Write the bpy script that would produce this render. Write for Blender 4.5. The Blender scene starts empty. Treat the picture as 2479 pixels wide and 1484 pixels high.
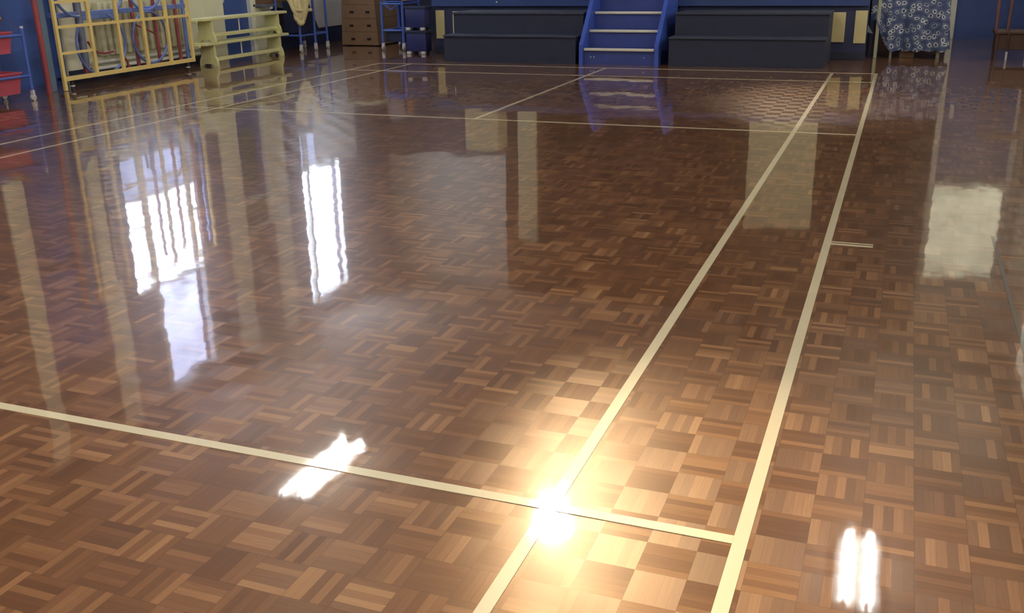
import bpy, bmesh, math, random
from mathutils import Vector, Matrix, Euler
random.seed(7)
PI = math.pi
scn = bpy.context.scene
COL = scn.collection

# ------------------------------------------------------------------ camera, sky, exposure
cam_d = bpy.data.cameras.new('camera')
cam_d.sensor_fit = 'HORIZONTAL'; cam_d.sensor_width = 36.0
cam_d.lens = 2380.78 * 36.0 / 2479.0
cam_d.clip_start = 0.05; cam_d.clip_end = 200
cam = bpy.data.objects.new('camera', cam_d); COL.objects.link(cam)
R = (Matrix.Rotation(math.radians(21.3156), 4, 'Z') @ Matrix.Rotation(math.radians(70.4337), 4, 'X')
     @ Matrix.Rotation(math.radians(-1.0941), 4, 'Z'))
cam.matrix_world = Matrix.Translation((3.2774, -1.9966, 1.2731)) @ R
scn.camera = cam

world = bpy.data.worlds.new('overcast_sky'); scn.world = world
world.use_nodes = True
wn = world.node_tree.nodes; wl = world.node_tree.links
wn['Background'].inputs['Color'].default_value = (0.80, 0.86, 1.0, 1)
wn['Background'].inputs['Strength'].default_value = 9.0

vs = scn.view_settings
vs.view_transform = 'Standard'; vs.look = 'None'; vs.gamma = 1.0; vs.use_curve_mapping = False
vs.exposure = 0.68
try:
    scn.cycles.use_denoising = True
    scn.cycles.max_bounces = 8
    scn.cycles.sample_clamp_indirect = 6.0
    scn.cycles.caustics_reflective = False
    scn.cycles.caustics_refractive = False
except Exception:
    pass

TUBE_L = 24.0      # fluorescent tubes over the middle of the hall
TUBE_FILL = 54.0   # unseen tubes added over and behind the camera to light the room
SUN_PATCH_W = 2000.0    # added warm lamp standing in for the near sun patch
SUN_PATCH2_W = 700.0   # weaker added lamp standing in for the sun patch near the stage

# ------------------------------------------------------------------ helpers
def srgb(r, g, b):
    f = lambda c: (c / 255 / 12.92) if c / 255 <= 0.04045 else ((c / 255 + 0.055) / 1.055) ** 2.4
    return (f(r), f(g), f(b), 1)

def mat(name, col, rough=0.5, metal=0.0, noise=0.0, nscale=8.0, spec=0.5, coat=0.0, bump=0.0, bscale=60.0):
    m = bpy.data.materials.new(name); m.use_nodes = True
    nt = m.node_tree; n = nt.nodes; l = nt.links
    b = n['Principled BSDF']
    b.inputs['Base Color'].default_value = col
    b.inputs['Roughness'].default_value = rough
    b.inputs['Metallic'].default_value = metal
    b.inputs['Specular IOR Level'].default_value = spec
    b.inputs['Coat Weight'].default_value = coat
    tc = n.new('ShaderNodeTexCoord')
    if noise > 0:
        t = n.new('ShaderNodeTexNoise'); t.inputs['Scale'].default_value = nscale; t.inputs['Detail'].default_value = 5
        l.new(tc.outputs['Object'], t.inputs['Vector'])
        mr = n.new('ShaderNodeMapRange'); mr.inputs[1].default_value = 0.3; mr.inputs[2].default_value = 0.7
        mr.inputs[3].default_value = 1 - noise; mr.inputs[4].default_value = 1 + noise
        l.new(t.outputs['Fac'], mr.inputs[0])
        mx = n.new('ShaderNodeVectorMath'); mx.operation = 'SCALE'
        mx.inputs[0].default_value = col[:3]
        l.new(mr.outputs[0], mx.inputs['Scale'])
        l.new(mx.outputs[0], b.inputs['Base Color'])
    if bump > 0:
        t2 = n.new('ShaderNodeTexNoise'); t2.inputs['Scale'].default_value = bscale
        l.new(tc.outputs['Object'], t2.inputs['Vector'])
        bp = n.new('ShaderNodeBump'); bp.inputs['Strength'].default_value = bump; bp.inputs['Distance'].default_value = 0.01
        l.new(t2.outputs['Fac'], bp.inputs['Height']); l.new(bp.outputs[0], b.inputs['Normal'])
    return m

def emit(name, col, strength):
    m = bpy.data.materials.new(name); m.use_nodes = True
    b = m.node_tree.nodes['Principled BSDF']
    b.inputs['Base Color'].default_value = (0.8, 0.8, 0.8, 1)
    b.inputs['Emission Color'].default_value = col
    b.inputs['Emission Strength'].default_value = strength
    return m

class MB:
    def __init__(s): s.bm = bmesh.new()
    def box(s, x0, x1, y0, y1, z0, z1, bevel=0.0, mtx=None):
        r = bmesh.ops.create_cube(s.bm, size=1)
        vs_ = r['verts']
        for v in vs_:
            v.co = Vector((x0 + (v.co.x + .5) * (x1 - x0), y0 + (v.co.y + .5) * (y1 - y0), z0 + (v.co.z + .5) * (z1 - z0)))
        if bevel > 0:
            es = list({e for v in vs_ for e in v.link_edges})
            r2 = bmesh.ops.bevel(s.bm, geom=es, offset=bevel, segments=2, affect='EDGES', profile=.5)
            vs_ = list({v for f in r2['faces'] for v in f.verts} | {v for v in vs_ if v.is_valid})
        if mtx is not None:
            bmesh.ops.transform(s.bm, matrix=mtx, verts=vs_)
        return s
    def tube(s, pts, r, seg=10, closed=False, radii=None):
        pts = [Vector(p) for p in pts]; n = len(pts); rings = []
        up = Vector((0.13, 0.31, 0.94)).normalized()
        for i, p in enumerate(pts):
            if closed: d = (pts[(i + 1) % n] - pts[i - 1])
            else: d = pts[min(i + 1, n - 1)] - pts[max(i - 1, 0)]
            d.normalize()
            a = d.cross(up)
            if a.length < 1e-3: a = d.cross(Vector((1, 0, 0)))
            a.normalize(); b = d.cross(a).normalized()
            rr = radii[i] if radii else r
            rings.append([s.bm.verts.new(p + a * rr * math.cos(2 * PI * k / seg) + b * rr * math.sin(2 * PI * k / seg)) for k in range(seg)])
        m = n if closed else n - 1
        for i in range(m):
            A, B = rings[i], rings[(i + 1) % n]
            for k in range(seg):
                s.bm.faces.new((A[k], A[(k + 1) % seg], B[(k + 1) % seg], B[k]))
        if not closed:
            s.bm.faces.new(rings[0][::-1]); s.bm.faces.new(rings[-1])
        return s
    def prism(s, poly, axis, a, b):
        # poly: 2-D outline; axis 'x','y','z' = direction of extrusion from a to b
        def P(u, v, w):
            return {'x': (w, u, v), 'y': (u, w, v), 'z': (u, v, w)}[axis]
        A = [s.bm.verts.new(P(u, v, a)) for u, v in poly]; B = [s.bm.verts.new(P(u, v, b)) for u, v in poly]
        n = len(poly)
        s.bm.faces.new(A[::-1]); s.bm.faces.new(B)
        for i in range(n): s.bm.faces.new((A[i], A[(i + 1) % n], B[(i + 1) % n], B[i]))
        return s
    def sphere(s, c, r, sc=(1, 1, 1), seg=16):
        r_ = bmesh.ops.create_uvsphere(s.bm, u_segments=seg, v_segments=seg // 2, radius=r)
        for v in r_['verts']: v.co = Vector((v.co.x * sc[0] + c[0], v.co.y * sc[1] + c[1], v.co.z * sc[2] + c[2]))
        return s
    def build(s, name, m, parent=None, smooth=False, base=(0, 0, 0)):
        bmesh.ops.recalc_face_normals(s.bm, faces=s.bm.faces)
        me = bpy.data.meshes.new(name); s.bm.to_mesh(me); s.bm.free()
        if parent is None and tuple(base) != (0, 0, 0):
            me.transform(Matrix.Translation(-Vector(base)))
        o = bpy.data.objects.new(name, me); COL.objects.link(o)
        me.materials.append(m)
        if parent is not None:
            o.parent = parent
            o.matrix_parent_inverse = parent.matrix_world.inverted() if parent.type != 'EMPTY' else Matrix.Translation(-parent.location)
        else:
            o.location = base
        if smooth:
            for p in me.polygons: p.use_smooth = True
            try:
                me.set_sharp_from_angle(angle=math.radians(40))
            except Exception: pass
        return o

def thing(name, label, cat, loc, group=None, kind=None):
    o = bpy.data.objects.new(name, None); COL.objects.link(o); o.location = loc
    o.empty_display_size = 0.1
    if label: o['label'] = label
    if cat: o['category'] = cat
    if group: o['group'] = group
    if kind: o['kind'] = kind
    return o
def tag(o, label=None, cat=None, group=None, kind=None):
    if label: o['label'] = label
    if cat: o['category'] = cat
    if group: o['group'] = group
    if kind: o['kind'] = kind
    return o
def struct(name, mb, m, parent=None, label=None):
    o = mb.build(name, m, parent)
    o['kind'] = 'structure'
    if label: o['label'] = label
    return o

def holed_wall(mb, fix, thick, axis, u0, u1, z0, z1, holes):
    us = sorted({u0, u1} | {h[0] for h in holes} | {h[1] for h in holes})
    zs = sorted({z0, z1} | {h[2] for h in holes} | {h[3] for h in holes})
    for i in range(len(us) - 1):
        for j in range(len(zs) - 1):
            uc = (us[i] + us[i + 1]) / 2; zc = (zs[j] + zs[j + 1]) / 2
            if any(h[0] < uc < h[1] and h[2] < zc < h[3] for h in holes): continue
            if axis == 'x': mb.box(fix - thick, fix, us[i], us[i + 1], zs[j], zs[j + 1])
            else: mb.box(us[i], us[i + 1], fix, fix + thick, zs[j], zs[j + 1])
    return mb

# ------------------------------------------------------------------ materials
def coat_normal(nt, amp_noise=0.014, amp_fine=0.004, tile_vec=None, tile_amp=0.0):
    n = nt.nodes; l = nt.links
    tc = n.new('ShaderNodeTexCoord')
    t = n.new('ShaderNodeTexNoise'); t.inputs['Scale'].default_value = 7.0; t.inputs['Detail'].default_value = 1.0
    l.new(tc.outputs['Object'], t.inputs['Vector'])
    s1 = n.new('ShaderNodeVectorMath'); s1.operation = 'SUBTRACT'; s1.inputs[1].default_value = (.5, .5, .5)
    l.new(t.outputs['Color'], s1.inputs[0])
    m1 = n.new('ShaderNodeVectorMath'); m1.operation = 'SCALE'; m1.inputs['Scale'].default_value = amp_noise
    l.new(s1.outputs[0], m1.inputs[0])
    t2 = n.new('ShaderNodeTexNoise'); t2.inputs['Scale'].default_value = 38.0; t2.inputs['Detail'].default_value = 1.0
    l.new(tc.outputs['Object'], t2.inputs['Vector'])
    s2 = n.new('ShaderNodeVectorMath'); s2.operation = 'SUBTRACT'; s2.inputs[1].default_value = (.5, .5, .5)
    l.new(t2.outputs['Color'], s2.inputs[0])
    m2 = n.new('ShaderNodeVectorMath'); m2.operation = 'SCALE'; m2.inputs['Scale'].default_value = amp_fine
    l.new(s2.outputs[0], m2.inputs[0])
    ad = n.new('ShaderNodeVectorMath'); ad.operation = 'ADD'
    l.new(m1.outputs[0], ad.inputs[0]); l.new(m2.outputs[0], ad.inputs[1])
    last = ad
    if tile_vec is not None:
        s3 = n.new('ShaderNodeVectorMath'); s3.operation = 'SUBTRACT'; s3.inputs[1].default_value = (.5, .5, .5)
        l.new(tile_vec, s3.inputs[0])
        m3 = n.new('ShaderNodeVectorMath'); m3.operation = 'SCALE'; m3.inputs['Scale'].default_value = tile_amp
        l.new(s3.outputs[0], m3.inputs[0])
        a3 = n.new('ShaderNodeVectorMath'); a3.operation = 'ADD'
        l.new(last.outputs[0], a3.inputs[0]); l.new(m3.outputs[0], a3.inputs[1]); last = a3
    fl = n.new('ShaderNodeVectorMath'); fl.operation = 'MULTIPLY'; fl.inputs[1].default_value = (1, 1, 0)
    l.new(last.outputs[0], fl.inputs[0])
    up = n.new('ShaderNodeVectorMath'); up.operation = 'ADD'; up.inputs[1].default_value = (0, 0, 1)
    l.new(fl.outputs[0], up.inputs[0])
    nm = n.new('ShaderNodeVectorMath'); nm.operation = 'NORMALIZE'
    l.new(up.outputs[0], nm.inputs[0])
    return nm.outputs[0]

def parquet():
    m = bpy.data.materials.new('mosaic_parquet'); m.use_nodes = True
    nt = m.node_tree; n = nt.nodes; l = nt.links
    b = n['Principled BSDF']
    def math_(op, a, b_=None, c=None):
        x = n.new('ShaderNodeMath'); x.operation = op
        for i, v in enumerate((a, b_, c)):
            if v is None: continue
            if isinstance(v, (int, float)): x.inputs[i].default_value = v
            else: l.new(v, x.inputs[i])
        return x.outputs[0]
    tc = n.new('ShaderNodeTexCoord'); sp = n.new('ShaderNodeSeparateXYZ'); l.new(tc.outputs['Object'], sp.inputs[0])
    T = 0.1143
    U = math_('DIVIDE', math_('SUBTRACT', sp.outputs['X'], 2.85), T)
    V = math_('DIVIDE', math_('SUBTRACT', sp.outputs['Y'], 0.270), T)
    i = math_('FLOOR', U); j = math_('FLOOR', V)
    fu = math_('SUBTRACT', U, i); fv = math_('SUBTRACT', V, j)
    par = math_('FLOORED_MODULO', math_('ADD', i, j), 2.0)          # 1 = fingers run along y
    def mixf(fac, a, b_):   # fac ? b : a
        x = n.new('ShaderNodeMix'); x.data_type = 'FLOAT'; l.new(fac, x.inputs[0]); l.new(a, x.inputs[2]); l.new(b_, x.inputs[3]); return x.outputs[0]
    cross = mixf(par, fv, fu); along = mixf(par, fu, fv)
    k5 = math_('MULTIPLY', cross, 5.0); k = math_('FLOOR', k5); fk = math_('SUBTRACT', k5, k)
    cid = n.new('ShaderNodeCombineXYZ')
    l.new(math_('ADD', i, 0.37), cid.inputs[0]); l.new(math_('ADD', j, 0.41), cid.inputs[1]); l.new(math_('ADD', k, 0.5), cid.inputs[2])
    wn1 = n.new('ShaderNodeTexWhiteNoise'); wn1.noise_dimensions = '3D'; l.new(cid.outputs[0], wn1.inputs['Vector'])
    cid2 = n.new('ShaderNodeCombineXYZ')
    l.new(math_('ADD', i, 0.37), cid2.inputs[0]); l.new(math_('ADD', j, 0.41), cid2.inputs[1]); cid2.inputs[2].default_value = 11.3
    wn2 = n.new('ShaderNodeTexWhiteNoise'); wn2.noise_dimensions = '3D'; l.new(cid2.outputs[0], wn2.inputs['Vector'])
    # grain stretched along the finger
    gv = n.new('ShaderNodeCombineXYZ')
    l.new(math_('MULTIPLY', along, 1.2), gv.inputs[0]); l.new(math_('MULTIPLY', cross, 22.0), gv.inputs[1])
    l.new(math_('MULTIPLY', wn1.outputs['Value'], 50.0), gv.inputs[2])
    gr = n.new('ShaderNodeTexNoise'); gr.inputs['Scale'].default_value = 1.0; gr.inputs['Detail'].default_value = 4
    l.new(gv.outputs[0], gr.inputs['Vector'])
    val = math_('ADD', math_('MULTIPLY', math_('POWER', wn1.outputs['Value'], 1.7), 0.62), math_('MULTIPLY', wn2.outputs['Value'], 0.30))
    val = math_('ADD', val, math_('MULTIPLY', math_('SUBTRACT', gr.outputs['Fac'], 0.5), 0.34))
    cr = n.new('ShaderNodeValToRGB'); l.new(val, cr.inputs[0])
    e = cr.color_ramp.elements
    e[0].position = 0.0; e[0].color = PARQ[0]
    e[1].position = 1.0; e[1].color = PARQ[3]
    x = e.new(0.35); x.color = PARQ[1]
    x = e.new(0.68); x.color = PARQ[2]
    # dark joints
    def edge(f, w):
        a = math_('MINIMUM', f, math_('SUBTRACT', 1.0, f))
        return math_('GREATER_THAN', a, w)
    jm = math_('MULTIPLY', math_('MULTIPLY', edge(fu, 0.008), edge(fv, 0.008)), edge(fk, 0.02))
    dk = math_('ADD', math_('MULTIPLY', jm, 0.35), 0.65)
    sc = n.new('ShaderNodeVectorMath'); sc.operation = 'SCALE'; l.new(cr.outputs[0], sc.inputs[0]); l.new(dk, sc.inputs['Scale'])
    l.new(sc.outputs[0], b.inputs['Base Color'])
    b.inputs['Roughness'].default_value = 0.34
    b.inputs['Specular IOR Level'].default_value = 0.32
    b.inputs['Specular Tint'].default_value = (1.0, 0.72, 0.45, 1)
    b.inputs['Anisotropic'].default_value = 0.4
    tg = n.new('ShaderNodeCombineXYZ'); l.new(par, tg.inputs[0]); l.new(math_('SUBTRACT', 1.0, par), tg.inputs[1])
    l.new(tg.outputs[0], b.inputs['Tangent'])
    b.inputs['Coat Weight'].default_value = 1.0
    b.inputs['Coat Roughness'].default_value = 0.035
    b.inputs['Coat IOR'].default_value = 1.5
    l.new(coat_normal(nt, 0.014, 0.004, wn1.outputs['Color'], 0.0008), b.inputs['Coat Normal'])
    return m

PARQ = [srgb(92, 61, 41), srgb(113, 77, 51), srgb(136, 97, 65), srgb(166, 125, 85)]
M = {}
M['parquet'] = parquet()
def line_mat():
    m = mat('cream_line_paint', srgb(214, 203, 168), 0.45, noise=0.05, nscale=5, coat=1.0)
    b = m.node_tree.nodes['Principled BSDF']; b.inputs['Coat Roughness'].default_value = 0.05
    m.node_tree.links.new(coat_normal(m.node_tree, 0.014, 0.004), b.inputs['Coat Normal'])
    return m
M['line'] = line_mat()
M['dark_line'] = mat('grey_line_paint', srgb(96, 88, 80), 0.5, noise=.1, coat=.6)
M['cream_wall'] = mat('cream_wall_paint', srgb(234, 233, 206), 0.6, noise=0.04, nscale=2, bump=.08, bscale=30)
M['mauve_wall'] = mat('dusky_brick_paint', srgb(84, 74, 88), 0.7, noise=0.08, nscale=3)
M['white_wall'] = mat('white_wall_paint', srgb(206, 206, 196), 0.6, noise=0.03, nscale=2)
M['blue_wall'] = mat('blue_wall_paint', srgb(82, 108, 180), 0.45, noise=0.06, nscale=3)
M['blue_door'] = mat('blue_door_paint', srgb(72, 98, 166), 0.4, noise=0.05, nscale=3)
M['ceiling'] = mat('ceiling_paint', srgb(205, 200, 188), 0.8, noise=0.03, nscale=1.5)
M['brown_panel'] = mat('brown_wood_panelling', srgb(92, 66, 50), 0.5, noise=0.15, nscale=4)
M['curtain'] = mat('dark_stage_curtain', srgb(38, 34, 48), 0.9, noise=0.1, nscale=6)
M['navy'] = mat('navy_stage_paint', srgb(48, 56, 92), 0.55, noise=0.08, nscale=5)
M['black_navy'] = mat('black_navy_staging', srgb(38, 44, 66), 0.6, noise=0.08, nscale=6)
M['tread_grey'] = mat('worn_dark_tread', srgb(54, 61, 80), 0.6, noise=0.12, nscale=9)
M['fascia'] = mat('stage_blue_paint', srgb(46, 70, 124), 0.5, noise=0.06, nscale=4)
M['cream_panel'] = mat('cream_vent_panel', srgb(212, 202, 150), 0.55, noise=0.06, nscale=5)
M['stair_blue'] = mat('stair_blue_gloss', srgb(66, 94, 190), 0.3, noise=0.05, nscale=5)
M['riser_blue'] = mat('riser_blue_paint', srgb(58, 76, 146), 0.45, noise=0.08, nscale=6)
M['nosing'] = mat('pale_metal_nosing', srgb(232, 230, 214), 0.35, metal=0.1, noise=.05)
M['yellow'] = mat('yellow_steel_paint', srgb(238, 214, 138), 0.35, noise=0.06, nscale=7)
M['red'] = mat('red_steel_paint', srgb(160, 80, 84), 0.35, noise=0.08, nscale=7)
M['red_tray'] = mat('red_tray_plastic', srgb(196, 92, 110), 0.35, noise=0.05, nscale=5)
M['blue_steel'] = mat('blue_steel_paint', srgb(78, 108, 196), 0.3, noise=0.06, nscale=7)
M['blue_hoop'] = mat('blue_hoop_paint', srgb(112, 134, 200), 0.3, noise=0.05, nscale=7)
M['grey_steel'] = mat('grey_blue_steel', srgb(124, 128, 150), 0.4, metal=.2, noise=0.06, nscale=7)
M['teal'] = mat('teal_board', srgb(98, 124, 148), 0.5, noise=0.06, nscale=5)
M['silver'] = mat('silver_caster', srgb(222, 224, 230), 0.35, metal=.15, noise=.05)
M['rubber'] = mat('dark_rubber', srgb(40, 40, 42), 0.7, noise=.05)
M['pale_rubber'] = mat('pale_rubber', srgb(200, 198, 196), 0.6, noise=.05)
M['bench'] = mat('pale_varnished_bench', srgb(226, 226, 168), 0.4, noise=0.07, nscale=6)
M['rope'] = mat('cream_rope', srgb(222, 208, 156), 0.85, noise=0.14, nscale=40, bump=.5, bscale=160)
M['wood_brown'] = mat('brown_beech', srgb(122, 92, 66), 0.5, noise=0.12, nscale=9)
M['wood_box'] = mat('vaulting_box_wood', srgb(142, 116, 90), 0.55, noise=0.12, nscale=7)
M['hole'] = mat('dark_hand_slot', srgb(30, 22, 18), 0.8, noise=.1)
M['grey_board'] = mat('grey_board', srgb(226, 230, 232), 0.5, noise=0.04, nscale=4)
M['mat_blue'] = mat('dark_blue_vinyl', srgb(36, 44, 74), 0.5, noise=0.06, nscale=4)
M['crate'] = mat('blue_crate_plastic', srgb(38, 46, 100), 0.45, noise=0.06, nscale=5)
M['pale_bag'] = mat('pale_grey_bag', srgb(150, 146, 150), 0.8, noise=.1, nscale=9)
M['orange'] = mat('orange_plastic', srgb(168, 108, 56), 0.6, noise=.08)
M['pale_card'] = mat('cream_card', srgb(206, 200, 162), 0.7, noise=.05)
M['dark_wood'] = mat('dark_chair_wood', srgb(84, 62, 52), 0.5, noise=.14, nscale=9)
M['pole_wood'] = mat('reddish_chair_frame', srgb(104, 70, 70), 0.45, noise=.1, nscale=9)
M['frame_white'] = mat('white_gloss_trim', srgb(236, 238, 232), 0.4, noise=.03)
M['radiator'] = mat('cream_radiator', srgb(206, 204, 172), 0.45, noise=.05, nscale=5)
M['fixture'] = mat('white_fixture', srgb(210, 210, 208), 0.5, noise=.02)
M['tube'] = emit('fluorescent_tube', (1.0, 0.97, 0.92, 1), TUBE_L)
M['tube_fill'] = emit('fill_fluorescent_tube', (1.0, 0.96, 0.90, 1), TUBE_FILL)
M['table_leg'] = mat('pale_table_leg', srgb(176, 180, 158), 0.4, noise=.05)
M['lit_corner'] = mat('lit_cloth_corner', srgb(150, 160, 176), 0.8, noise=.05)  # inside of the hem, paled to carry the light on that corner

def glass(name, tint, gloss=0.08):
    m = bpy.data.materials.new(name); m.use_nodes = True
    n = m.node_tree.nodes; l = m.node_tree.links; n.remove(n['Principled BSDF'])
    tr = n.new('ShaderNodeBsdfTransparent'); tc = n.new('ShaderNodeTexCoord')
    t = n.new('ShaderNodeTexNoise'); t.inputs['Scale'].default_value = 2.5; l.new(tc.outputs['Object'], t.inputs['Vector'])
    mr = n.new('ShaderNodeMapRange'); mr.inputs[1].default_value = .3; mr.inputs[2].default_value = .7
    mr.inputs[3].default_value = .85; mr.inputs[4].default_value = 1.1; l.new(t.outputs['Fac'], mr.inputs[0])
    sc = n.new('ShaderNodeVectorMath'); sc.operation = 'SCALE'; sc.inputs[0].default_value = tint; l.new(mr.outputs[0], sc.inputs['Scale'])
    l.new(sc.outputs[0], tr.inputs['Color'])
    gl = n.new('ShaderNodeBsdfGlossy'); gl.inputs['Roughness'].default_value = .02
    mx = n.new('ShaderNodeMixShader'); mx.inputs[0].default_value = gloss
    l.new(tr.outputs[0], mx.inputs[1]); l.new(gl.outputs[0], mx.inputs[2])
    l.new(mx.outputs[0], n['Material Output'].inputs['Surface'])
    return m
M['glass'] = glass('clear_glass', (.95, .97, 1.0))
M['frosted'] = glass('obscured_glass', (.27, .28, .33))
M['warm_frosted'] = glass('warm_obscured_glass', (.34, .32, .25))
M['warm_fill'] = glass('warm_dim_glass', (.56, .52, .44))  # tint warms and dims the daylight of the added right-hand windows
M['half_frosted'] = glass('half_obscured_glass', (.56, .58, .66))
M['green_glass'] = glass('green_wired_glass', (.03, .06, .045))

def swirl():
    m = bpy.data.materials.new('navy_swirl_cloth'); m.use_nodes = True
    nt = m.node_tree; n = nt.nodes; l = nt.links; b = n['Principled BSDF']
    tc = n.new('ShaderNodeTexCoord')
    nz = n.new('ShaderNodeTexNoise'); nz.inputs['Scale'].default_value = 20; l.new(tc.outputs['UV'], nz.inputs['Vector'])
    mxv = n.new('ShaderNodeVectorMath'); mxv.operation = 'SCALE'; mxv.inputs['Scale'].default_value = .05; l.new(nz.outputs['Color'], mxv.inputs[0])
    ad = n.new('ShaderNodeVectorMath'); ad.operation = 'ADD'; l.new(tc.outputs['UV'], ad.inputs[0]); l.new(mxv.outputs[0], ad.inputs[1])
    vo = n.new('ShaderNodeTexVoronoi'); vo.voronoi_dimensions = '2D'; vo.inputs['Scale'].default_value = 12.5; vo.inputs['Randomness'].default_value = .75
    l.new(ad.outputs[0], vo.inputs['Vector'])
    cr = n.new('ShaderNodeValToRGB'); l.new(vo.outputs['Distance'], cr.inputs[0])
    e = cr.color_ramp.elements
    navy = srgb(66, 80, 118); wht = srgb(206, 212, 222); dk = srgb(42, 52, 80)
    e[0].position = 0; e[0].color = dk; e[1].position = .62; e[1].color = navy
    for p, c in ((.13, dk), (.19, wht), (.27, wht), (.34, navy), (.46, srgb(104, 116, 146))):
        x = e.new(p); x.color = c
    nz2 = n.new('ShaderNodeTexNoise'); nz2.inputs['Scale'].default_value = 7; l.new(tc.outputs['UV'], nz2.inputs['Vector'])
    mr = n.new('ShaderNodeMapRange'); mr.inputs[1].default_value = .36; mr.inputs[2].default_value = .52; mr.inputs[3].default_value = .3; mr.inputs[4].default_value = 1
    l.new(nz2.outputs['Fac'], mr.inputs[0])
    mx = n.new('ShaderNodeMix'); mx.data_type = 'RGBA'; l.new(mr.outputs[0], mx.inputs[0]); mx.inputs[6].default_value = navy; l.new(cr.outputs[0], mx.inputs[7])
    l.new(mx.outputs[2], b.inputs['Base Color']); b.inputs['Roughness'].default_value = .85
    return m
M['swirl'] = swirl()

# ------------------------------------------------------------------ room shell
XL, XR, YF, YB, ZC = -5.6, 5.15, -6.0, 14.5, 4.6
floor = struct('floor', MB().box(XL - .2, XR + .2, YF - .2, YB + .2, -.12, 0), M['parquet'], label='glossy mosaic parquet floor')
def court_line(x0, x1, y0, y1, label, m='line', h=.0012):
    return struct('court_line', MB().box(x0, x1, y0, y1, 0.0002, h), M[m], floor, label)
w = .017
YN, YT, YFS, YL2, YBK = 0.0, 2.62, 5.622, 8.848, 9.652
court_line(3.05 - w, 3.05 + w, -4.6, YBK + w, 'outer right sideline in cream paint')
court_line(2.59 - w, 2.59 + w, -4.6, YBK + w, 'inner right sideline in cream paint')
court_line(-2.59 - w, -2.59 + w, -4.6, YBK + w, 'inner left sideline in cream paint')
court_line(-3.05 - w, -3.05 + w, -4.6, YBK + w, 'outer left sideline in cream paint')
court_line(-3.05, 3.05 - w, YN - w, YN + w, 'near cross line in cream paint', h=.0017)
court_line(-2.9, 3.05 - w, YFS - w, YFS + w, 'far cross line where the centre line starts', h=.0017)
court_line(-3.05, 3.05 - w, YL2 - w, YL2 + w, 'second line from the stage', h=.0017)
court_line(-3.05, 3.05 + w, YBK - w, YBK + w, 'line closest to the stage', h=.0017)
court_line(-w, w, YFS, YBK, 'short centre line running to the stage')
court_line(3.05 + w, 3.25, YT + .012, YT + .026, 'upper white tick of the net mark')
court_line(3.05 + w, 3.25, YT - .03, YT - .006, 'lower pink tick of the net mark')
court_line(3.76, 3.775, -.8, 2.95, 'faint grey line at the right edge', 'dark_line')

W1 = (7.5, 8.93, 1.0, 4.3); W2 = (11.5, 12.78, 1.36, 4.25)
D1 = (6.0, 6.9, 0, 3.3); D2 = (9.86, 10.6, 0, 2.6)
struct('wall_left', holed_wall(MB(), XL, .25, 'x', YF, YB, 0, ZC, [W1, W2, D1, D2]), M['mauve_wall'])
D3 = (3.97, 4.97, 0, 2.12); W3 = (3.93, 5.02, 2.2, 3.75)
struct('wall_back', holed_wall(MB(), YB, .25, 'y', XL, XR, 0, ZC, [D3, W3]), M['white_wall'])
WR_FILL = [(-2.5, .2, 1.4, 4.2), (5.6, 8.0, 1.4, 4.2), (9.2, 12.2, 1.3, 4.2)]  # unseen openings, added only to let daylight into the hall
struct('wall_right', holed_wall(MB(), XR + .2, .2, 'x', YF, YB, 0, ZC, WR_FILL), M['brown_panel'])
for i, (a, b, c, d) in enumerate(WR_FILL):
    wq = thing('window_%d' % (4 + i), None, None, (XR + .1, (a + b) / 2, c), kind='structure')  # out-of-view window added for its light
    f = MB(); t = .06
    f.box(XR + .06, XR + .14, a, a + t, c, d).box(XR + .06, XR + .14, b - t, b, c, d).box(XR + .06, XR + .14, a + t, b - t, c, c + t).box(XR + .06, XR + .14, a + t, b - t, d - t, d)
    f.box(XR + .065, XR + .135, (a + b) / 2 - .03, (a + b) / 2 + .03, c + t, d - t)
    f.build('window_frame', M['frame_white'], wq)
    for (p, q) in ((a + t, (a + b) / 2 - .03), ((a + b) / 2 + .03, b - t)):
        MB().box(XR + .097, XR + .103, p, q, c + t, d - t).build('window_pane', M['warm_fill'], wq)
struct('wall_front', MB().box(XL, XR, YF - .2, YF, 0, ZC), M['white_wall'])
struct('ceiling', MB().box(XL - .2, XR + .2, YF - .2, YB + .2, ZC, ZC + .15), M['ceiling'])
# blue dado on the left wall
struct('trim_1', MB().box(XL, XL + .02, YF, 5.98, 0, .92), M['blue_wall'], label='blue painted dado on the left wall')
# cream frames beside the two blue doors
struct('trim_2', MB().box(XL, XL + .03, 6.9, 7.22, 0, 4.4), M['cream_wall'])
struct('trim_7', MB().box(XL, XL + .03, 5.72, 5.98, .92, 4.4), M['cream_wall'])
struct('trim_8', MB().box(XL, XL + .02, 7.22, 9.46, 0, .96), M['cream_wall'])
struct('trim_3', MB().box(XL, XL + .04, 9.46, 9.86, 0, 4.4), M['cream_wall'])
struct('trim_4', MB().box(XL, XL + .04, 10.6, 11.0, 0, 4.4), M['cream_wall'])
struct('trim_9', MB().box(XL + .02, XL + .034, 7.22, 9.46, 0, .135, .003).box(XL + .03, XL + .044, 6.9, 7.22, 0, .135, .003), M['black_navy'], label='dark skirting below the radiator')
struct('baseboard_left', MB().box(XL, XL + .022, 11.0, YB, 0, .22, .006), M['navy'])

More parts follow.
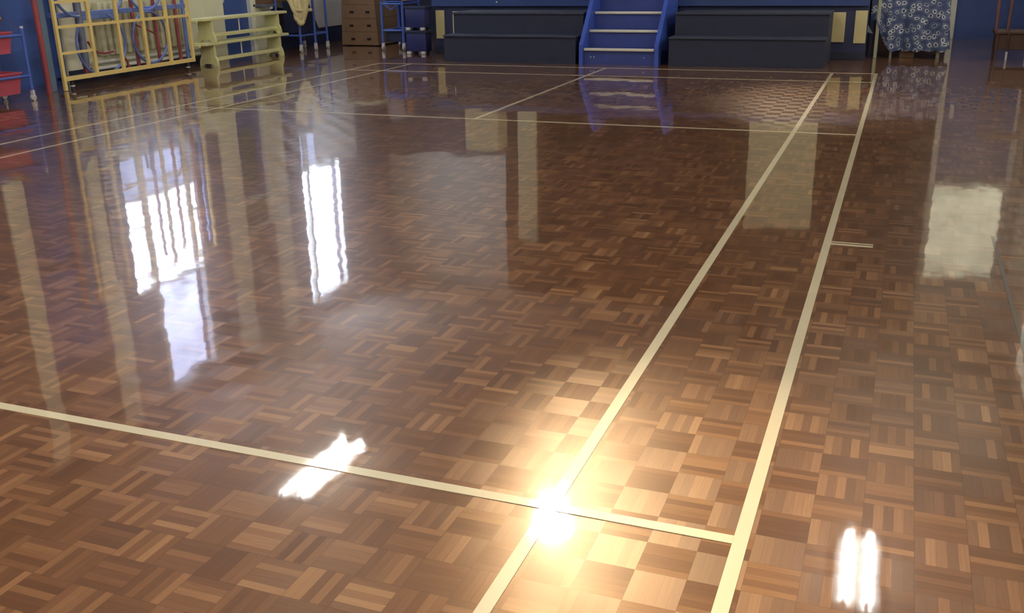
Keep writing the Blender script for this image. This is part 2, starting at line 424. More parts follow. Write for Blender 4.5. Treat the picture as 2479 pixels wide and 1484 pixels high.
def make_window(name, y0, y1, z0, z1, zr, ym, zu=None):
    f = MB(); x0, x1 = XL - .13, XL - .05; t = .045
    f.box(x0, x1, y0, y0 + t, z0, z1).box(x0, x1, y1 - t, y1, z0, z1)
    f.box(x0, x1, y0 + t, y1 - t, z0, z0 + t).box(x0, x1, y0 + t, y1 - t, z1 - t, z1)
    f.box(x0 + .005, x1 - .005, y0 + t, y1 - t, zr - .035, zr + .035)
    f.box(x0 + .005, x1 - .005, ym - .035, ym + .035, z0 + t, zr - .035)
    f.box(x0 + .005, x1 - .005, ym - .035, ym + .035, zr + .035, z1 - t)
    wobj = thing(name, None, None, (XL - .09, (y0 + y1) / 2, z0), kind='structure')
    if zu: f.box(x0 + .005, x1 - .005, y0 + t, y1 - t, zu - .035, zu + .035)
    f.build('window_frame', M['frame_white'], wobj)
    xm = XL - .09
    zt = z1 - t
    if zu:
        tag(MB().box(xm - .004, xm + .004, y0 + t, ym - .035, zu + .035, zt).build('window_blind', M['mauve_wall'], wobj), 'closed dark blind')
        tag(MB().box(xm - .003, xm + .003, ym + .035, y1 - t, zu + .035, zt).build('window_pane', M['half_frosted'], wobj), 'obscured upper pane')
        zt = zu - .035
    for (a, b) in ((y0 + t, ym - .035), (ym + .035, y1 - t)):
        MB().box(xm - .003, xm + .003, a, b, zr + .035, zt).build('window_pane', M['glass'], wobj)
        tag(MB().box(xm - .003, xm + .003, a, b, z0 + t, zr - .035).build('window_pane', M['frosted'], wobj), 'obscured lower pane')
    MB().box(XL - .1, XL + .06, y0 - .04, y1 + .04, z0 - .035, z0).build('window_sill', M['frame_white'], wobj)
make_window('window_1', *W1, 1.56, 7.93, 2.78)
make_window('window_2', *W2, 1.95, 11.76)

def make_door_left(name, y0, y1, z1, glazed):
    d = thing(name, None, None, (XL - .06, (y0 + y1) / 2, 0), kind='structure')
    fr = MB(); t = .05
    fr.box(XL - .2, XL - .0, y0, y0 + t, 0, z1).box(XL - .2, XL - .0, y1 - t, y1, 0, z1).box(XL - .2, XL, y0 + t, y1 - t, z1 - t, z1)
    zt = 2.05
    if z1 > 2.3: fr.box(XL - .2, XL, y0 + t, y1 - t, zt, zt + .06)
    fr.build('door_frame', M['frame_white'] if glazed else M['blue_door'], d)
    leaf = MB()
    if glazed:
        leaf = holed_wall(leaf, XL - .06, .045, 'x', y0 + t, y1 - t, 0, zt, [(y0 + t + .12, y1 - t - .12, 1.05, 1.95)])
    else:
        leaf.box(XL - .105, XL - .06, y0 + t, y1 - t, 0, zt)
        leaf.box(XL - .105, XL - .06, y0 + t, y1 - t, zt + .06, z1 - t)
    lf = leaf.build('door_leaf', M['blue_door'], d)
    if glazed:
        MB().box(XL - .085, XL - .08, y0 + t + .12, y1 - t - .12, 1.05, 1.95).build('door_pane', M['green_glass'], lf)
        MB().box(XL - .085, XL - .08, y0 + t, y1 - t, zt + .06, z1 - t).build('transom_pane', M['green_glass'], d)
    h = MB().box(XL - .06, XL - .045, y0 + t + .06, y0 + t + .1, .74, .80, .004)
    tag(h.build('door_handle', M['silver'], lf, True), 'small white fitting')
make_door_left('door_1', 6.0, 6.9, 3.3, False)
make_door_left('door_2', 9.86, 10.6, 2.6, True)
d3 = thing('door_3', None, None, (4.47, YB + .05, 0), kind='structure')
fr = MB().box(3.89, 3.975, YB - .06, YB + .15, 0, 2.2, .006).box(4.965, 5.05, YB - .06, YB + .15, 0, 2.2, .006).box(3.975, 4.965, YB - .06, YB + .15, 2.1, 2.2, .006)
fr.build('door_frame', M['frame_white'], d3)
l3 = MB().box(3.975, 4.965, YB + .01, YB + .055, 0, 2.1).build('door_leaf', M['blue_door'], d3)
MB().box(4.06, 4.12, YB - .005, YB + .01, .95, 1.15, .003).build('push_plate', M['silver'], l3)

w3 = thing('window_3', None, None, (4.47, YB + .1, 2.2), kind='structure')
fr = MB().box(3.93, 3.98, YB + .02, YB + .15, 2.2, 3.75).box(4.97, 5.02, YB + .02, YB + .15, 2.2, 3.75).box(3.98, 4.97, YB + .02, YB + .15, 2.2, 2.25).box(3.98, 4.97, YB + .02, YB + .15, 3.7, 3.75)
fr.build('window_frame', M['frame_white'], w3)
MB().box(3.98, 4.97, YB + .08, YB + .086, 2.25, 3.7).build('window_pane', M['warm_frosted'], w3)

# dark hangings on the back wall and a pale strip
def drape(mb, x0, x1, y, z0, z1, n=40, amp=.05):
    a = [(x0 + (x1 - x0) * i / (n * 4), y + amp * math.sin(i * PI / 2)) for i in range(n * 4 + 1)]
    for i in range(len(a) - 1):
        v = [mb.bm.verts.new(p) for p in ((a[i][0], a[i][1], z0), (a[i + 1][0], a[i + 1][1], z0), (a[i + 1][0], a[i + 1][1], z1), (a[i][0], a[i][1], z1))]
        mb.bm.faces.new(v)
    return mb
o = drape(MB(), -3.15, 3.82, 14.3, .8, 4.55, 60).build('stage_curtain', M['curtain'], smooth=True, base=(.3, 14.3, .8))
tag(o, 'dark pleated curtain across the back of the stage', 'curtain')
struct('trim_5', MB().box(XL, -3.25, YB - .04, YB, 0, 2.15), M['black_navy'], label='dark boarding on the back wall left of the stage')
struct('trim_6', MB().box(2.6, 3.88, YB - .04, YB, 0, 4.5), M['curtain'], label='dark boarding beside the far door')

# ------------------------------------------------------------------ stage
SY = 11.12
stage = thing('stage', 'raised blue hall stage with cream panels along its front', 'stage', (-.1, SY, 0))
MB().box(-2.93, 2.86, SY, 14.2, 0, .70).build('front_wall', M['navy'], stage)
MB().box(-2.94, 2.87, SY - .05, 14.22, .70, .78, .008).build('stage_top', M['wood_brown'], stage)
MB().box(-2.94, 2.87, SY - .07, SY - .05, .64, .78, .004).build('fascia_board', M['fascia'], stage)
for x0, x1, z0, z1 in ((-2.905, -2.775, .2, .585), (-2.645, -2.53, .2, .57), (.26, .415, .21, .57), (2.42, 2.605, .21, .565), (2.715, 2.855, .20, .585)):
    MB().box(x0, x1, SY - .02, SY, z0, z1, .004).build('vent_panel', M['cream_panel'], stage)
MB().box(-2.93, 2.86, SY - .03, SY, 0, .1, .004).build('plinth', M['black_navy'], stage)
MB().sphere((-1.95, SY - .075, .695), .012).build('screw_cover', M['silver'], stage, True)

def staging(x0, x1, label):
    t = thing('staging_block', label, 'staging block', ((x0 + x1) / 2, 10.02, 0), 'dark two-step staging blocks beside the stairs')
    MB().box(x0, x1, 10.02, 10.35, 0, .315).build('lower_step', M['black_navy'], t)
    MB().box(x0, x1, 10.35, 11.0, 0, .575).build('upper_step', M['black_navy'], t)
    MB().box(x0 - .006, x1 + .006, 10.0, 10.35, .315, .335, .004).build('tread', M['tread_grey'], t)
    MB().box(x0 - .006, x1 + .006, 10.33, 11.0, .575, .6, .004).build('tread', M['tread_grey'], t)
    MB().box(x0 + .05, x1 - .05, 11.0, 11.04, .05, .55).build('back_rail', M['black_navy'], t)
staging(-2.29, -.50, 'dark two-step staging block left of the blue stairs')
staging(.67, 2.465, 'dark two-step staging block right of the blue stairs')

st = thing('stage_stairs', 'blue wooden stairs with pale nosings leading up to the stage', 'stairs', (.04, 10.02, 0))
xs0, xs1 = -.40, .50
tr = .235; rs = .205
for k in range(3):
    y = 10.02 + k * tr; z = .19 + k * rs
    MB().box(xs0, xs1, y + .03, y + .05, max(0, z - rs) if k else 0, z - .03).build('riser', M['riser_blue'], st)
    t_ = MB().box(xs0, xs1, y + .03, y + tr + .05, z - .03, z).build('tread', M['riser_blue'], st)
    MB().box(xs0 + .005, xs1 - .012, y, y + .045, z - .028, z + .004, .006).build('nosing', M['nosing'], t_, True)
MB().box(xs0, xs1, 10.02 + 3 * tr + .03, 10.02 + 3 * tr + .05, .19 + 2 * rs, .76).build('riser', M['riser_blue'], st)
for xa, xb in ((xs0 - .05, xs0), (xs1, xs1 + .05)):
    prof = [(10.0, 0), (10.0, .235), (10.06, .30), (10.62, .93), (11.04, .93), (11.04, 0)]
    MB().prism(prof, 'x', xa, xb).build('stringer', M['stair_blue'], st)
for x in (-.31, -.27, .36):
    MB().sphere((x, 10.047, .085), .009).build('screw_cover', M['pale_rubber'], st, True)

o = MB().box(-2.62, -2.1, 11.35, 11.75, .78, 1.42, .02).build('storage_box', M['pale_card'], smooth=True, base=(-2.36, 11.55, .78))
tag(o, 'pale cream box standing at the front left of the stage', 'box')
o = MB().box(1.28, 2.26, 13.0, 13.06, .78, 2.7, .01).build('display_screen', M['pale_card'], base=(1.77, 13.03, .78))
tag(o, 'pale upright panel standing at the right of the stage', 'panel')
o = MB().box(-2.42, -2.1, 13.0, 13.08, .78, 3.2, .01).build('upright_board', M['pale_card'], base=(-2.26, 13.04, .78))
tag(o, 'tall narrow cream board standing at the left of the stage', 'board')

# ------------------------------------------------------------------ climbing frame on the left wall
cf = thing('climbing_apparatus', 'yellow grid climbing frame with blue hoops and red poles by the radiator', 'climbing frame', (-5.1, 7.4, 0))
X0 = -5.05
ys = [6.30, 6.785, 7.21, 7.63, 8.04, 8.455]; ZT = 2.35
g = MB(); t = .019
for i, y in enumerate(ys):
    zb = -.0 if i == 0 else .12
    MB().box(X0 - t, X0 + t, y - t, y + t, .002 if i == 0 else .10, ZT, .006).build('upright', M['yellow'], cf)
for z in (.125, .66, 1.2, 1.74, ZT - .02):
    MB().box(X0 - t + .003, X0 + t - .003, ys[0] + t, ys[-1] - t, z - (.022 if z < .2 else .015), z + (.022 if z < .2 else .015)).build('crossbar', M['yellow'], cf)
for z in (.39, .91, 1.46):
    MB().box(X0 - .012, X0 + .012, ys[0] + t, ys[1] - t, z - .013, z + .013).build('rung', M['yellow'], cf)
XB = -5.3
for y in (7.75, 8.135, 8.53):
    MB().tube([(XB, y, .10), (XB, y, 2.3)], .022, 12).build('red_pole', M['red'], cf, True)
MB().tube([(XB, 8.675, .10), (XB, 8.675, 2.3)], .024, 12).build('blue_pole', M['blue_hoop'], cf, True)
gp = MB().tube([(XB, 6.9, .2), (XB, 6.9, 2.3)], .042, 14).build('grey_pole', M['grey_steel'], cf, True)
MB().tube([(XB, 6.9, .06), (XB, 6.9, .2)], .034, 12).build('pole_foot', M['red'], gp, True)
MB().box(XB - .05, XB + .02, 6.5, 8.72, .735, .79, .008).build('blue_rail', M['blue_hoop'], cf)
MB().box(XB - .02, XB + .02, 6.9, 7.45, .69, .74, .008).build('rail_sleeve', M['blue_hoop'], cf)
MB().box(XB - .05, XB + .06, 6.5, 8.72, .075, .115, .006).build('base_rail', M['mat_blue'], cf)
def ring(y, z, r, x, a0=0, a1=360, rad=.016, closed=True):
    n = 48
    pts = []
    cnt = n if closed else n + 1
    for i in range(cnt):
        a = math.radians(a0 + (a1 - a0) * i / n)
        pts.append((x, y + r * math.cos(a), z + r * math.sin(a)))
    return MB().tube(pts, rad, 8, closed)
ring(7.945, .435, .30, XB + .06).build('hoop', M['blue_hoop'], cf, True)
ring(7.945, 1.05, .30, XB + .06).build('hoop', M['blue_hoop'], cf, True)
ring(7.15, .43, .32, XB + .09, 75, -75, closed=False).build('hoop_arc', M['blue_hoop'], cf, True)
ring(7.06, .43, .34, XB + .09, -95, -215, closed=False).build('hoop_arc', M['blue_hoop'], cf, True)
ring(6.82, 1.08, .34, XB + .09, 190, 270, closed=False).build('hoop_arc', M['blue_hoop'], cf, True)
ring(7.2, 1.08, .36, XB + .09, 300, 360, closed=False).build('hoop_arc', M['blue_hoop'], cf, True)
MB().tube([(XB, 7.76, .60), (XB, 8.13, .46)], .011, 8).build('red_brace', M['red'], cf, True)
MB().tube([(XB, 6.98, .46), (XB, 7.03, .38), (XB, 7.11, .33), (XB, 7.22, .31), (XB, 7.36, .32)], .013, 8).build('red_hook', M['red'], cf, True)
MB().tube([(XB, 7.5, .26), (XB, 7.56, .19), (XB, 7.58, .1)], .013, 8).build('red_hook', M['red'], cf, True)
for y in (6.42, 8.36):
    f_ = MB().tube([(X0 - .02, y, .0), (X0 - .02, y, .11)], .022, 12).build('support_foot', M['rubber'], cf, True)
    MB().tube([(X0 - .02, y, .035), (X0 - .02, y, .05)], .027, 12).build('foot_collar', M['pale_rubber'], f_, True)

o = MB().tube([(-5.1, 6.12, 0), (-5.1, 6.12, 2.4)], .03, 14).build('steel_pole', M['red'], smooth=True, base=(-5.1, 6.12, 0))
tag(o, 'red steel pole standing left of the yellow climbing frame', 'pole')
o = MB().box(-5.2, -5.12, 6.18, 6.26, 0, 2.4, .006).build('hinge_post', M['teal'], base=(-5.16, 6.22, 0))
tag(o, 'dull teal post between the red pole and the yellow frame', 'post')

rd = thing('radiator', 'cream column radiator on the wall behind the climbing frame', 'radiator', (XL + .1, 8.15, .2))
for i in range(15):
    y = 7.42 + i * .103
    MB().box(XL + .045, XL + .14, y - .036, y + .036, .26, .86, .02).build('column', M['radiator'], rd, True)
MB().tube([(XL + .09, 7.4, .30), (XL + .09, 8.92, .30)], .02, 8).build('header_pipe', M['radiator'], rd, True)
MB().tube([(XL + .09, 7.4, .82), (XL + .09, 8.92, .82)], .02, 8).build('header_pipe', M['radiator'], rd, True)
for y in (7.5, 8.8):
    MB().box(XL + .032, XL + .06, y - .02, y + .02, .3, .34).build('bracket', M['radiator'], rd)
o = MB().tube([(XL + .06, 7.25, .19), (XL + .06, 9.3, .19)], .022, 10).tube([(XL + .06, 7.25, .12), (XL + .06, 9.3, .12)], .022, 10).build('heating_pipe', M['frame_white'], smooth=True, base=(XL + .06, 8.2, .15))
tag(o, 'pair of white heating pipes along the wall below the radiator', 'pipe')

# ------------------------------------------------------------------ trolley of red trays
tt = thing('tray_trolley', 'blue steel trolley holding red trays by the left wall', 'trolley', (-4.98, 5.3, 0))
for x in (-5.2, -4.81):
    for y in (4.7, 5.625):
        lg = MB().tube([(x, y, .10), (x, y, .70)], .016, 12).build('leg', M['blue_steel'], tt, True)
        MB().tube([(x, y, .70), (x, y, .72)], .017, 12).build('leg_cap', M['silver'], lg, True)
        c = MB().tube([(x - .012, y, .03), (x + .012, y, .03)], .03, 14).build('caster', M['pale_rubber'], tt, True)
        MB().box(x - .02, x + .02, y - .012, y + .012, .03, .105, .004).build('caster_fork', M['silver'], c)
for z in (.245, .635):
    MB().tube([(-4.81, 4.7, z), (-4.81, 5.625, z)], .013, 10).build('rail', M['blue_steel'], tt, True)
    MB().tube([(-5.2, 4.7, z), (-5.2, 5.625, z)], .013, 10).build('rail', M['blue_steel'], tt, True)
    MB().tube([(-5.2, 5.625, z), (-4.81, 5.625, z)], .013, 10).build('rail', M['blue_steel'], tt, True)
    MB().tube([(-5.2, 4.7, z), (-4.81, 4.7, z)], .013, 10).build('rail', M['blue_steel'], tt, True)
MB().box(-5.2, -5.19, 4.72, 5.6, .26, .62).build('back_panel', M['blue_steel'], tt)
def tray(y0, y1, z0, z1, label):
    x0, x1 = -5.17, -4.84
    o = thing('storage_tray', label, 'tray', (-5.0, (y0 + y1) / 2, z0), 'red trays in the blue trolley')
    b = MB(); s = .02
    ov = [(x0, y0), (x1, y0), (x1, y1), (x0, y1)]
    def quadring(o0, z0_, o1, z1_):
        A = [b.bm.verts.new((x, y, z0_)) for x, y in o0]; B = [b.bm.verts.new((x, y, z1_)) for x, y in o1]
        for i in range(4): b.bm.faces.new((A[i], A[(i + 1) % 4], B[(i + 1) % 4], B[i]))
        return A, B
    ins = lambda d: [(x0 + d, y0 + d), (x1 - d, y0 + d), (x1 - d, y1 - d), (x0 + d, y1 - d)]
    A, B = quadring(ins(.025), z0, ins(0), z1)
    b.bm.faces.new(A[::-1])
    A, B = quadring(ins(.006), z1, ins(.03), z0 + .006)
    b.bm.faces.new(B)
    b.build('tray_body', M['red_tray'], o)
    r = MB()
    r.box(x0 - .008, x1 + .012, y0 - .008, y0 + .012, z1, z1 + .012).box(x0 - .008, x1 + .012, y1 - .012, y1 + .008, z1, z1 + .012)
    r.box(x0 - .008, x0 + .012, y0 + .012, y1 - .012, z1, z1 + .012).box(x1 - .012, x1 + .012, y0 + .012, y1 - .012, z1, z1 + .012)
    r.build('tray_rim', M['red_tray'], o)
tray(5.12, 5.52, .47, .665, 'red tray hanging in the top tier of the blue trolley')
tray(5.12, 5.55, .08, .275, 'red tray hanging in the bottom tier of the blue trolley')
o = MB().tube([(-5.08, 5.2, .70), (-5.03, 5.3, .715), (-4.97, 5.42, .745), (-4.94, 5.52, .80)], .03, 10, radii=[.022, .028, .032, .02]).build('skittle', M['wood_brown'], smooth=True, base=(-5.0, 5.35, .7))
tag(o, 'brown wooden skittle poking out of the upper red tray', 'skittle')

# ------------------------------------------------------------------ stacked gym benches
def bench(z, label):
    t = thing('gym_bench', label, 'bench', (-5.12, 9.6, z), 'pale balance benches stacked by the blue door')
    x0, x1 = -5.25, -4.995; y0, y1 = 8.66, 10.56
    MB().box(x0, x1, y0, y1, z + .268, z + .302, .006).build('seat_plank', M['bench'], t)
    cx = (x0 + x1) / 2
    def end(y):
        hw = .105; fw = .14
        prof = [(cx - fw, z + .0), (cx - fw, z + .03), (cx - fw + .012, z + .085), (cx - hw, z + .13), (cx - hw, z + .268),
                (cx + hw, z + .268), (cx + hw, z + .13), (cx + fw - .012, z + .085), (cx + fw, z + .03), (cx + fw, z + .0), (cx + fw - .05, z), (cx + .06, z + .03), (cx - .06, z + .03), (cx - fw + .05, z)]
        return MB().prism(prof, 'y', y - .02, y + .02)
    end(8.86).build('end_support', M['bench'], t); end(10.36).build('end_support', M['bench'], t)
    MB().box(cx + .02, cx + .09, 8.88, 10.34, z + .06, z + .105, .006).build('lower_rail', M['bench'], t)
    MB().tube([(cx + .055, 9.5, z + .1), (cx + .055, 9.5, z + .27)], .009, 8).build('centre_stay', M['frame_white'], t, True)
    MB().box(cx - .05, cx + .05, y0 - .03, y0, z + .25, z + .285, .006).build('hook', M['bench'], t)
bench(0.0, 'pale balance bench standing on the floor, lower of the two stacked')
bench(.304, 'pale balance bench resting on top of the other bench')

o = thing('balance_beam', 'brown wooden beam lying on wall brackets above the benches', 'beam', (-5.48, 11.0, .69))
MB().box(-5.56, -5.4, 10.62, 11.55, .69, .76, .008).build('beam', M['wood_brown'], o)
MB().box(-5.59, -5.38, 10.6, 11.5, .655, .69, .004).build('shelf_rail', M['grey_steel'], o)
for y in (10.75, 11.1):
    MB().box(-5.598, -5.36, y - .015, y + .015, .62, .655, .004).build('bracket', M['silver'], o)

# ------------------------------------------------------------------ gym trolleys and stored kit in the far left corner
def caster(parent, x, y, r=.035):
    c = MB().tube([(x - .014, y, r), (x + .014, y, r)], r, 16).build('caster', M['pale_rubber'], parent, True)
    MB().box(x - .024, x + .024, y - .014, y + .014, r, r + .075, .005).build('caster_fork', M['silver'], c)
rt = thing('rope_trolley', 'blue tubular trolley carrying the cream ropes and a dark mat', 'trolley', (-5.15, 11.15, 0))
for x, y in ((-5.0, 10.86), (-4.96, 11.2), (-5.38, 10.86), (-5.38, 11.55), (-4.97, 11.56)):
    MB().tube([(x, y, .105), (x, y, 1.02)], .018, 12).build('leg', M['blue_steel'], rt, True)
    caster(rt, x, y)
for z in (.235, 1.0):
    MB().tube([(-4.98, 10.86, z), (-4.98, 11.56, z)], .015, 10).build('rail', M['blue_steel'], rt, True)
    MB().tube([(-5.38, 10.86, z), (-5.38, 11.55, z)], .015, 10).build('rail', M['blue_steel'], rt, True)
    MB().tube([(-5.38, 10.86, z), (-5.0, 10.86, z)], .015, 10).build('rail', M['blue_steel'], rt, True)
    MB().tube([(-5.38, 11.55, z), (-4.97, 11.56, z)], .015, 10).build('rail', M['blue_steel'], rt, True)
o = MB().prism([(10.98, .27), (11.5, .27), (11.25, .68), (11.12, .72), (10.98, .72)], 'x', -5.34, -5.06).build('gym_mat', M['mat_blue'], base=(-5.2, 11.2, .27))
tag(o, 'dark blue folded mat leaning inside the rope trolley', 'mat')
rp = thing('climbing_ropes', 'bundle of cream climbing ropes hanging in loops from the blue trolley', 'ropes', (-4.93, 10.9, .4))
rnd = random.Random(3)
for i in range(9):
    wdt = .17 + .08 * rnd.random() - .010 * i; zb = .40 + .028 * i + .02 * rnd.random(); cx = -4.91 + .05 * (rnd.random() - .5); cy = 10.81 + .006 * i
    pts = []
    for k in range(25):
        u = -1 + 2 * k / 24
        pts.append((cx + wdt * u + .01 * math.sin(k * 1.1 + i), cy + .015 * math.sin(k * .9 + i * 2) - .03, zb + (1.03 - zb) * abs(u) ** 1.7))
    MB().tube(pts, .034, 10).build('rope', M['rope'], rp, True)
MB().tube([(-4.91 + .12 * math.cos(a * PI / 8), 10.85 + .10 * math.sin(a * PI / 8), .60) for a in range(16)], .022, 8, True).build('binding', M['rope'], rp, True)

o = MB().box(XL + .002, XL + .03, 11.9, 13.25, .245, 2.0, .004).build('notice_board', M['grey_board'], base=(XL + .015, 12.6, .245))
tag(o, 'plain grey board on the wall between the ropes and vaulting box', 'board')

vb = thing('vaulting_box', 'tall brown wooden vaulting box with dark hand slots', 'vaulting box', (-4.65, 12.4, 0))
zs = [0.015, .215, .42, .62, .82]
for i in range(4):
    z0, z1 = zs[i], zs[i + 1] - .004
    hw0, hw1 = .325 - .055 * z0, .325 - .055 * z1
    sec = MB().prism([(-4.65 - hw0, z0), (-4.65 + hw0, z0), (-4.65 + hw1, z1), (-4.65 - hw1, z1)], 'y', 12.0, 12.8).build('box_section', M['wood_box'], vb)
    zc = (z0 + z1) / 2 - .01
    for dx in ((-.12, .16) if i % 2 == 0 else (-.135, .17)):
        MB().box(-4.65 + dx - .035, -4.65 + dx + .035, 11.997, 12.02, zc - .018, zc + .018, .004).build('hand_slot', M['hole'], sec)
MB().box(-4.95, -4.35, 11.98, 12.82, .82, .92, .03).build('padded_top', M['pale_card'], vb, True)
for x in (-4.9, -4.4):
    for y in (12.05, 12.75):
        MB().box(x - .03, x + .03, y - .03, y + .03, 0, .015).build('foot', M['rubber'], vb)

kt = thing('kit_trolley', 'blue tubular trolley between the vaulting box and the crates', 'trolley', (-3.7, 11.6, 0))
for x in (-3.9, -3.56):
    for y in (11.36, 11.9):
        MB().tube([(x, y, .105), (x, y, .70)], .02, 12).build('leg', M['blue_steel'], kt, True)
        caster(kt, x, y, .038)
for z in (.285, .66):
    for y in (11.36, 11.9):
        MB().tube([(-3.9, y, z), (-3.56, y, z)], .015, 10).build('rail', M['blue_steel'], kt, True)
    for x in (-3.9, -3.56):
        MB().tube([(x, 11.36, z), (x, 11.9, z)], .015, 10).build('rail', M['blue_steel'], kt, True)
MB().box(-3.9, -3.56, 11.36, 11.9, .685, .70, .004).build('shelf', M['blue_steel'], kt)
MB().box(-3.87, -3.59, 11.4, 11.86, .12, .27, .01).build('drawer', M['mat_blue'], kt)
MB().tube([(-3.88, 11.36, .67), (-3.74, 11.36, .58), (-3.60, 11.36, .67)], .012, 8).build('brace', M['blue_steel'], kt, True)
o = MB().box(-3.92, -3.64, 11.38, 11.85, .702, 1.04, .06).build('kit_bag', M['pale_bag'], smooth=True, base=(-3.8, 11.6, .702))
tag(o, 'pale grey bag lying on the blue kit trolley', 'bag')
o = MB().tube([(-3.58, 11.5, .702), (-3.58, 11.5, .93)], .05, 16, radii=[.06, .03]).build('marker_cone', M['orange'], smooth=True, base=(-3.58, 11.5, .702))
tag(o, 'small orange cone standing on the blue kit trolley', 'cone')

def crate(z, label, full=True):
    c = thing('storage_crate', label, 'crate', (-3.1, 11.0, z), 'blue crates left of the stage')
    b = MB().box(-3.27, -2.96, 10.86, 11.05, z + .035, z + .325, .015)
    b.build('crate_body', M['crate'], c, True)
    MB().box(-3.285, -2.945, 10.85, 11.055, z + .285, z + .325, .008).build('crate_rim', M['mat_blue'], c)
    for x in (-3.225, -3.0):
        MB().box(x - .035, x + .03, 10.845, 10.90, z, z + .04, .008).build('foot', M['pale_rubber'], c, True)
    for x in (-3.2, -3.02):
        MB().box(x - .02, x + .02, 11.0, 11.04, z, z + .035).build('back_foot', M['rubber'], c)
crate(0.0, 'dark blue crate with pale feet standing on the floor left of the stage')
crate(.326, 'dark blue crate with pale feet stacked on the other crate')

# ------------------------------------------------------------------ cloth-covered table right of the stage
tb = thing('folding_table', 'table hidden under a navy swirl cloth beside the stage', 'table', (3.35, 11.7, 0))
MB().box(2.95, 3.74, 11.46, 12.1, .70, .73, .006).build('table_top', M['wood_brown'], tb)
for x, y in ((2.975, 11.43), (3.70, 11.5), (2.975, 12.05), (3.70, 12.05)):
    MB().box(x - .02, x + .02, y - .02, y + .02, 0, .70, .004).build('leg', M['table_leg'], tb)
tag(MB().box(3.26, 3.43, 11.5, 11.56, 0, .16, .004).build('centre_foot', M['wood_brown'], tb), 'brown foot in the middle')
MB().box(3.14, 3.17, 11.48, 11.51, 0, .70, .004).build('leg', M['table_leg'], tb)
def cloth():
    me = MB(); bm = me.bm; uvl = bm.loops.layers.uv.new('UVMap')
    # path round the table: left side, front, right side
    path = []
    P = [(2.885, 12.1), (2.885, 11.43), (3.77, 11.43), (3.77, 12.1)]
    L = [0]
    n = 110
    seg = [((P[i + 1][0] - P[i][0]) ** 2 + (P[i + 1][1] - P[i][1]) ** 2) ** .5 for i in range(3)]
    tot = sum(seg)
    rows = 26; grid = []
    for i in range(n + 1):
        s = tot * i / n; q = s
        for k in range(3):
            if q <= seg[k] + 1e-9 or k == 2: break
            q -= seg[k]
        f = min(1, q / seg[k]); x = P[k][0] + (P[k + 1][0] - P[k][0]) * f; y = P[k][1] + (P[k + 1][1] - P[k][1]) * f
        nx, ny = [(-1, 0), (0, -1), (1, 0)][k]
        # bottom edge: hangs high at the left corner, low over the front
        fx = (x - 2.885) / .885
        zb = .09 + .40 * max(0, 1 - fx / .30) ** 1.6 if k == 1 else (.48 if k == 0 else .10)
        zb += .008 * math.sin(i * .9)
        col = []
        for j in range(rows + 1):
            z = .738 + (zb - .738) * j / rows
            a = j / rows
            wv = (.035 * math.sin(s * 22) + .016 * math.sin(s * 51 + 1)) * a + .03 * a
            if k == 0: wv = .3 * wv - .012 * a
            inset = .06 * max(0, 1 - fx / .3) * a if k == 1 else 0
            v = bm.verts.new((x + nx * wv + inset, y + ny * wv, z)); col.append((v, (s, z)))
        grid.append(col)
    for i in range(n):
        for j in range(rows):
            q = [grid[i][j], grid[i + 1][j], grid[i + 1][j + 1], grid[i][j + 1]]
            f = bm.faces.new([a[0] for a in q])
            for lp, a in zip(f.loops, q): lp[uvl].uv = a[1]
    q = [bm.verts.new(p) for p in ((2.885, 11.43, .738), (3.77, 11.43, .738), (3.77, 12.1, .738), (2.885, 12.1, .738))]
    f = bm.faces.new(q)
    for lp in f.loops: lp[uvl].uv = (lp.vert.co.x + 3, lp.vert.co.y)
    return me
o = cloth().build('tablecloth', M['swirl'], smooth=True, base=(3.32, 11.7, .738))
tag(o, 'navy cloth with white swirls draped over the table beside the stage', 'tablecloth')
mb = MB(); vv = [mb.bm.verts.new(p) for p in ((2.85, 11.34, .42), (2.93, 11.33, .30), (2.80, 11.36, .33))]
mb.bm.faces.new(vv); r = bmesh.ops.extrude_face_region(mb.bm, geom=mb.bm.faces[:])
bmesh.ops.translate(mb.bm, vec=(0, .008, 0), verts=[v for v in r['geom'] if isinstance(v, bmesh.types.BMVert)])
mb2 = mb.build('folded_corner', M['lit_corner'], None, base=(0, 0, 0))
mb2.parent = o; mb2.matrix_parent_inverse = Matrix.Translation(-Vector((3.32, 11.7, .738)))
mb2['label'] = 'folded corner paled as if lit'

# ------------------------------------------------------------------ chair at the right edge
ch = thing('wooden_chair', 'dark brown wooden chair with slanting back posts at the right wall', 'chair', (4.6, 11.5, 0))
MB().box(4.30, 4.75, 11.4, 11.8, .30, .335, .008).build('seat', M['dark_wood'], ch)
MB().box(4.32, 4.73, 11.42, 11.78, .12, .30, .006).build('apron', M['dark_wood'], ch)
for x in (4.335, 4.455, 4.715):
    MB().tube([(x, 11.4, .1 if x == 4.455 else .0), (x, 11.4, .31)], .011, 8).build('leg', M['dark_wood'], ch, True)
MB().tube([(4.455, 11.4, .0), (4.455, 11.4, .1)], .013, 8).build('leg_tip', M['silver'], ch, True)
for x in (4.335, 4.715):
    MB().tube([(x, 11.78, .0), (x, 11.78, .31)], .014, 8).build('leg', M['dark_wood'], ch, True)
for x, dx in ((4.31, -.012), (4.435, .01), (4.70, .02)):
    MB().tube([(x, 11.42, .33), (x + dx, 11.46, .95)], .02, 10).build('back_post', M['pole_wood'], ch, True)
MB().box(4.28, 4.74, 11.44, 11.48, .86, .96, .006).build('backrest', M['dark_wood'], ch)

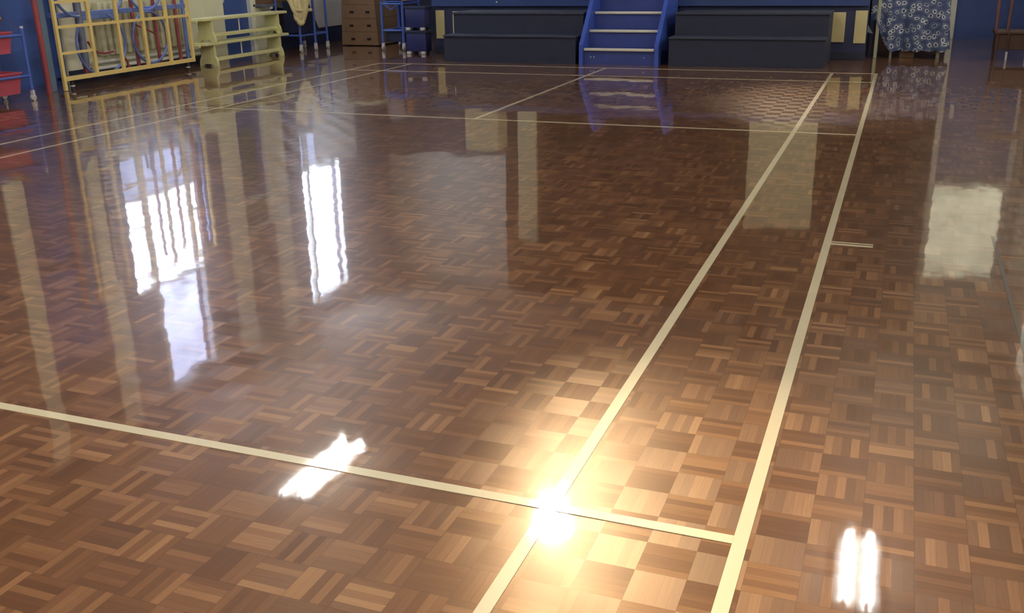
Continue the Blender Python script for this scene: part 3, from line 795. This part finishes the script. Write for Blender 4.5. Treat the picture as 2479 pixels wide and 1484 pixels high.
# ------------------------------------------------------------------ ceiling lamps
def tube_light(x, y, label, grp, L=1.25, m='tube', tubes=(-.1, .1)):
    t = thing('ceiling_light', label, 'ceiling light', (x, y, ZC), grp)
    MB().box(x - .22, x + .22, y - L / 2 - .04, y + L / 2 + .04, ZC - .05, ZC - .0, .01).build('housing', M['fixture'], t)
    for dx in tubes:
        MB().tube([(x + dx, y - L / 2, ZC - .085), (x + dx, y + L / 2, ZC - .085)], .045, 10).build('fluorescent_tube', M[m], t, True)
        for e_ in (-1, 1):
            MB().box(x + dx - .02, x + dx + .02, y + e_ * L / 2 - .015, y + e_ * L / 2 + .015, ZC - .1, ZC - .045).build('tube_holder', M['fixture'], t)
tube_light(3.41, 6.98, 'twin-tube ceiling light on the right of the hall', 'twin-tube ceiling lights', 1.2)
tube_light(-2.75, 7.05, 'twin-tube ceiling light on the left of the hall', 'twin-tube ceiling lights', 1.4, tubes=(-.13, .13))
for y in (2.0, -3.2):  # lamps out of view, added only to light the room
    for x, s in ((-2.9, 'left'), (.25, 'middle'), (3.4, 'right')):
        if y > 0 and s != 'middle': continue
        tube_light(x, y, ('added twin-tube fill light in the %s of the row behind the camera' % s) if y < 0 else 'single added twin-tube fill light over the near court line', 'twin-tube ceiling lights', 1.5, 'tube_fill')
def spotlight(name, label, pos, aim, watts, cone, radius, col):  # made-up ceiling lamp in place of sun falling on the floor
    p = Vector(pos); d = (Vector(aim) - p).normalized()
    t = thing('spotlight', label, 'spotlight', pos, 'added warm lamps standing in for sun patches')
    q = d.to_track_quat('-Z', 'Y').to_matrix().to_4x4()
    mtx = Matrix.Translation(p) @ q
    b = MB(); n = 24; prof = [(.001, .34), (.11, .34), (.14, .30), (.17, .0), (.20, -.04), (.185, -.04), (.15, .02), (.001, .03)]
    rings = [[b.bm.verts.new(mtx @ Vector((r * math.cos(2 * PI * k / n), r * math.sin(2 * PI * k / n), z))) for k in range(n)] for r, z in prof]
    for A, B in zip(rings[:-1], rings[1:]):
        for k in range(n): b.bm.faces.new((A[k], A[(k + 1) % n], B[(k + 1) % n], B[k]))
    b.build('lamp_housing', M['rubber'], t, True)
    top = mtx @ Vector((0, 0, .2))
    MB().tube([top, (top.x, top.y, ZC)], .018, 10).build('hanger', M['grey_steel'], t, True)
    ld = bpy.data.lights.new(name, 'SPOT'); ld.energy = watts; ld.spot_size = math.radians(cone); ld.spot_blend = 1.0
    ld.shadow_soft_size = radius; ld.color = col
    lo = bpy.data.objects.new('lamp_beam', ld); COL.objects.link(lo)
    lo.parent = t; lo.matrix_parent_inverse = Matrix.Translation(-p)
    lo.matrix_basis = Matrix.Translation(p + d * .22) @ q
spotlight('court_sun_patch', 'added warm lamp standing in for sun on the near court corner', (.40, 6.42, 4.25), (3.08, -.05, 0), SUN_PATCH_W, 11.0, .17, (1, .72, .42))
spotlight('stage_sun_patch', 'added warm lamp standing in for sun on the floor near the stage', (1.6, 12.4, 4.2), (2.55, 7.5, 0), SUN_PATCH2_W, 20, .12, (1, .78, .55))
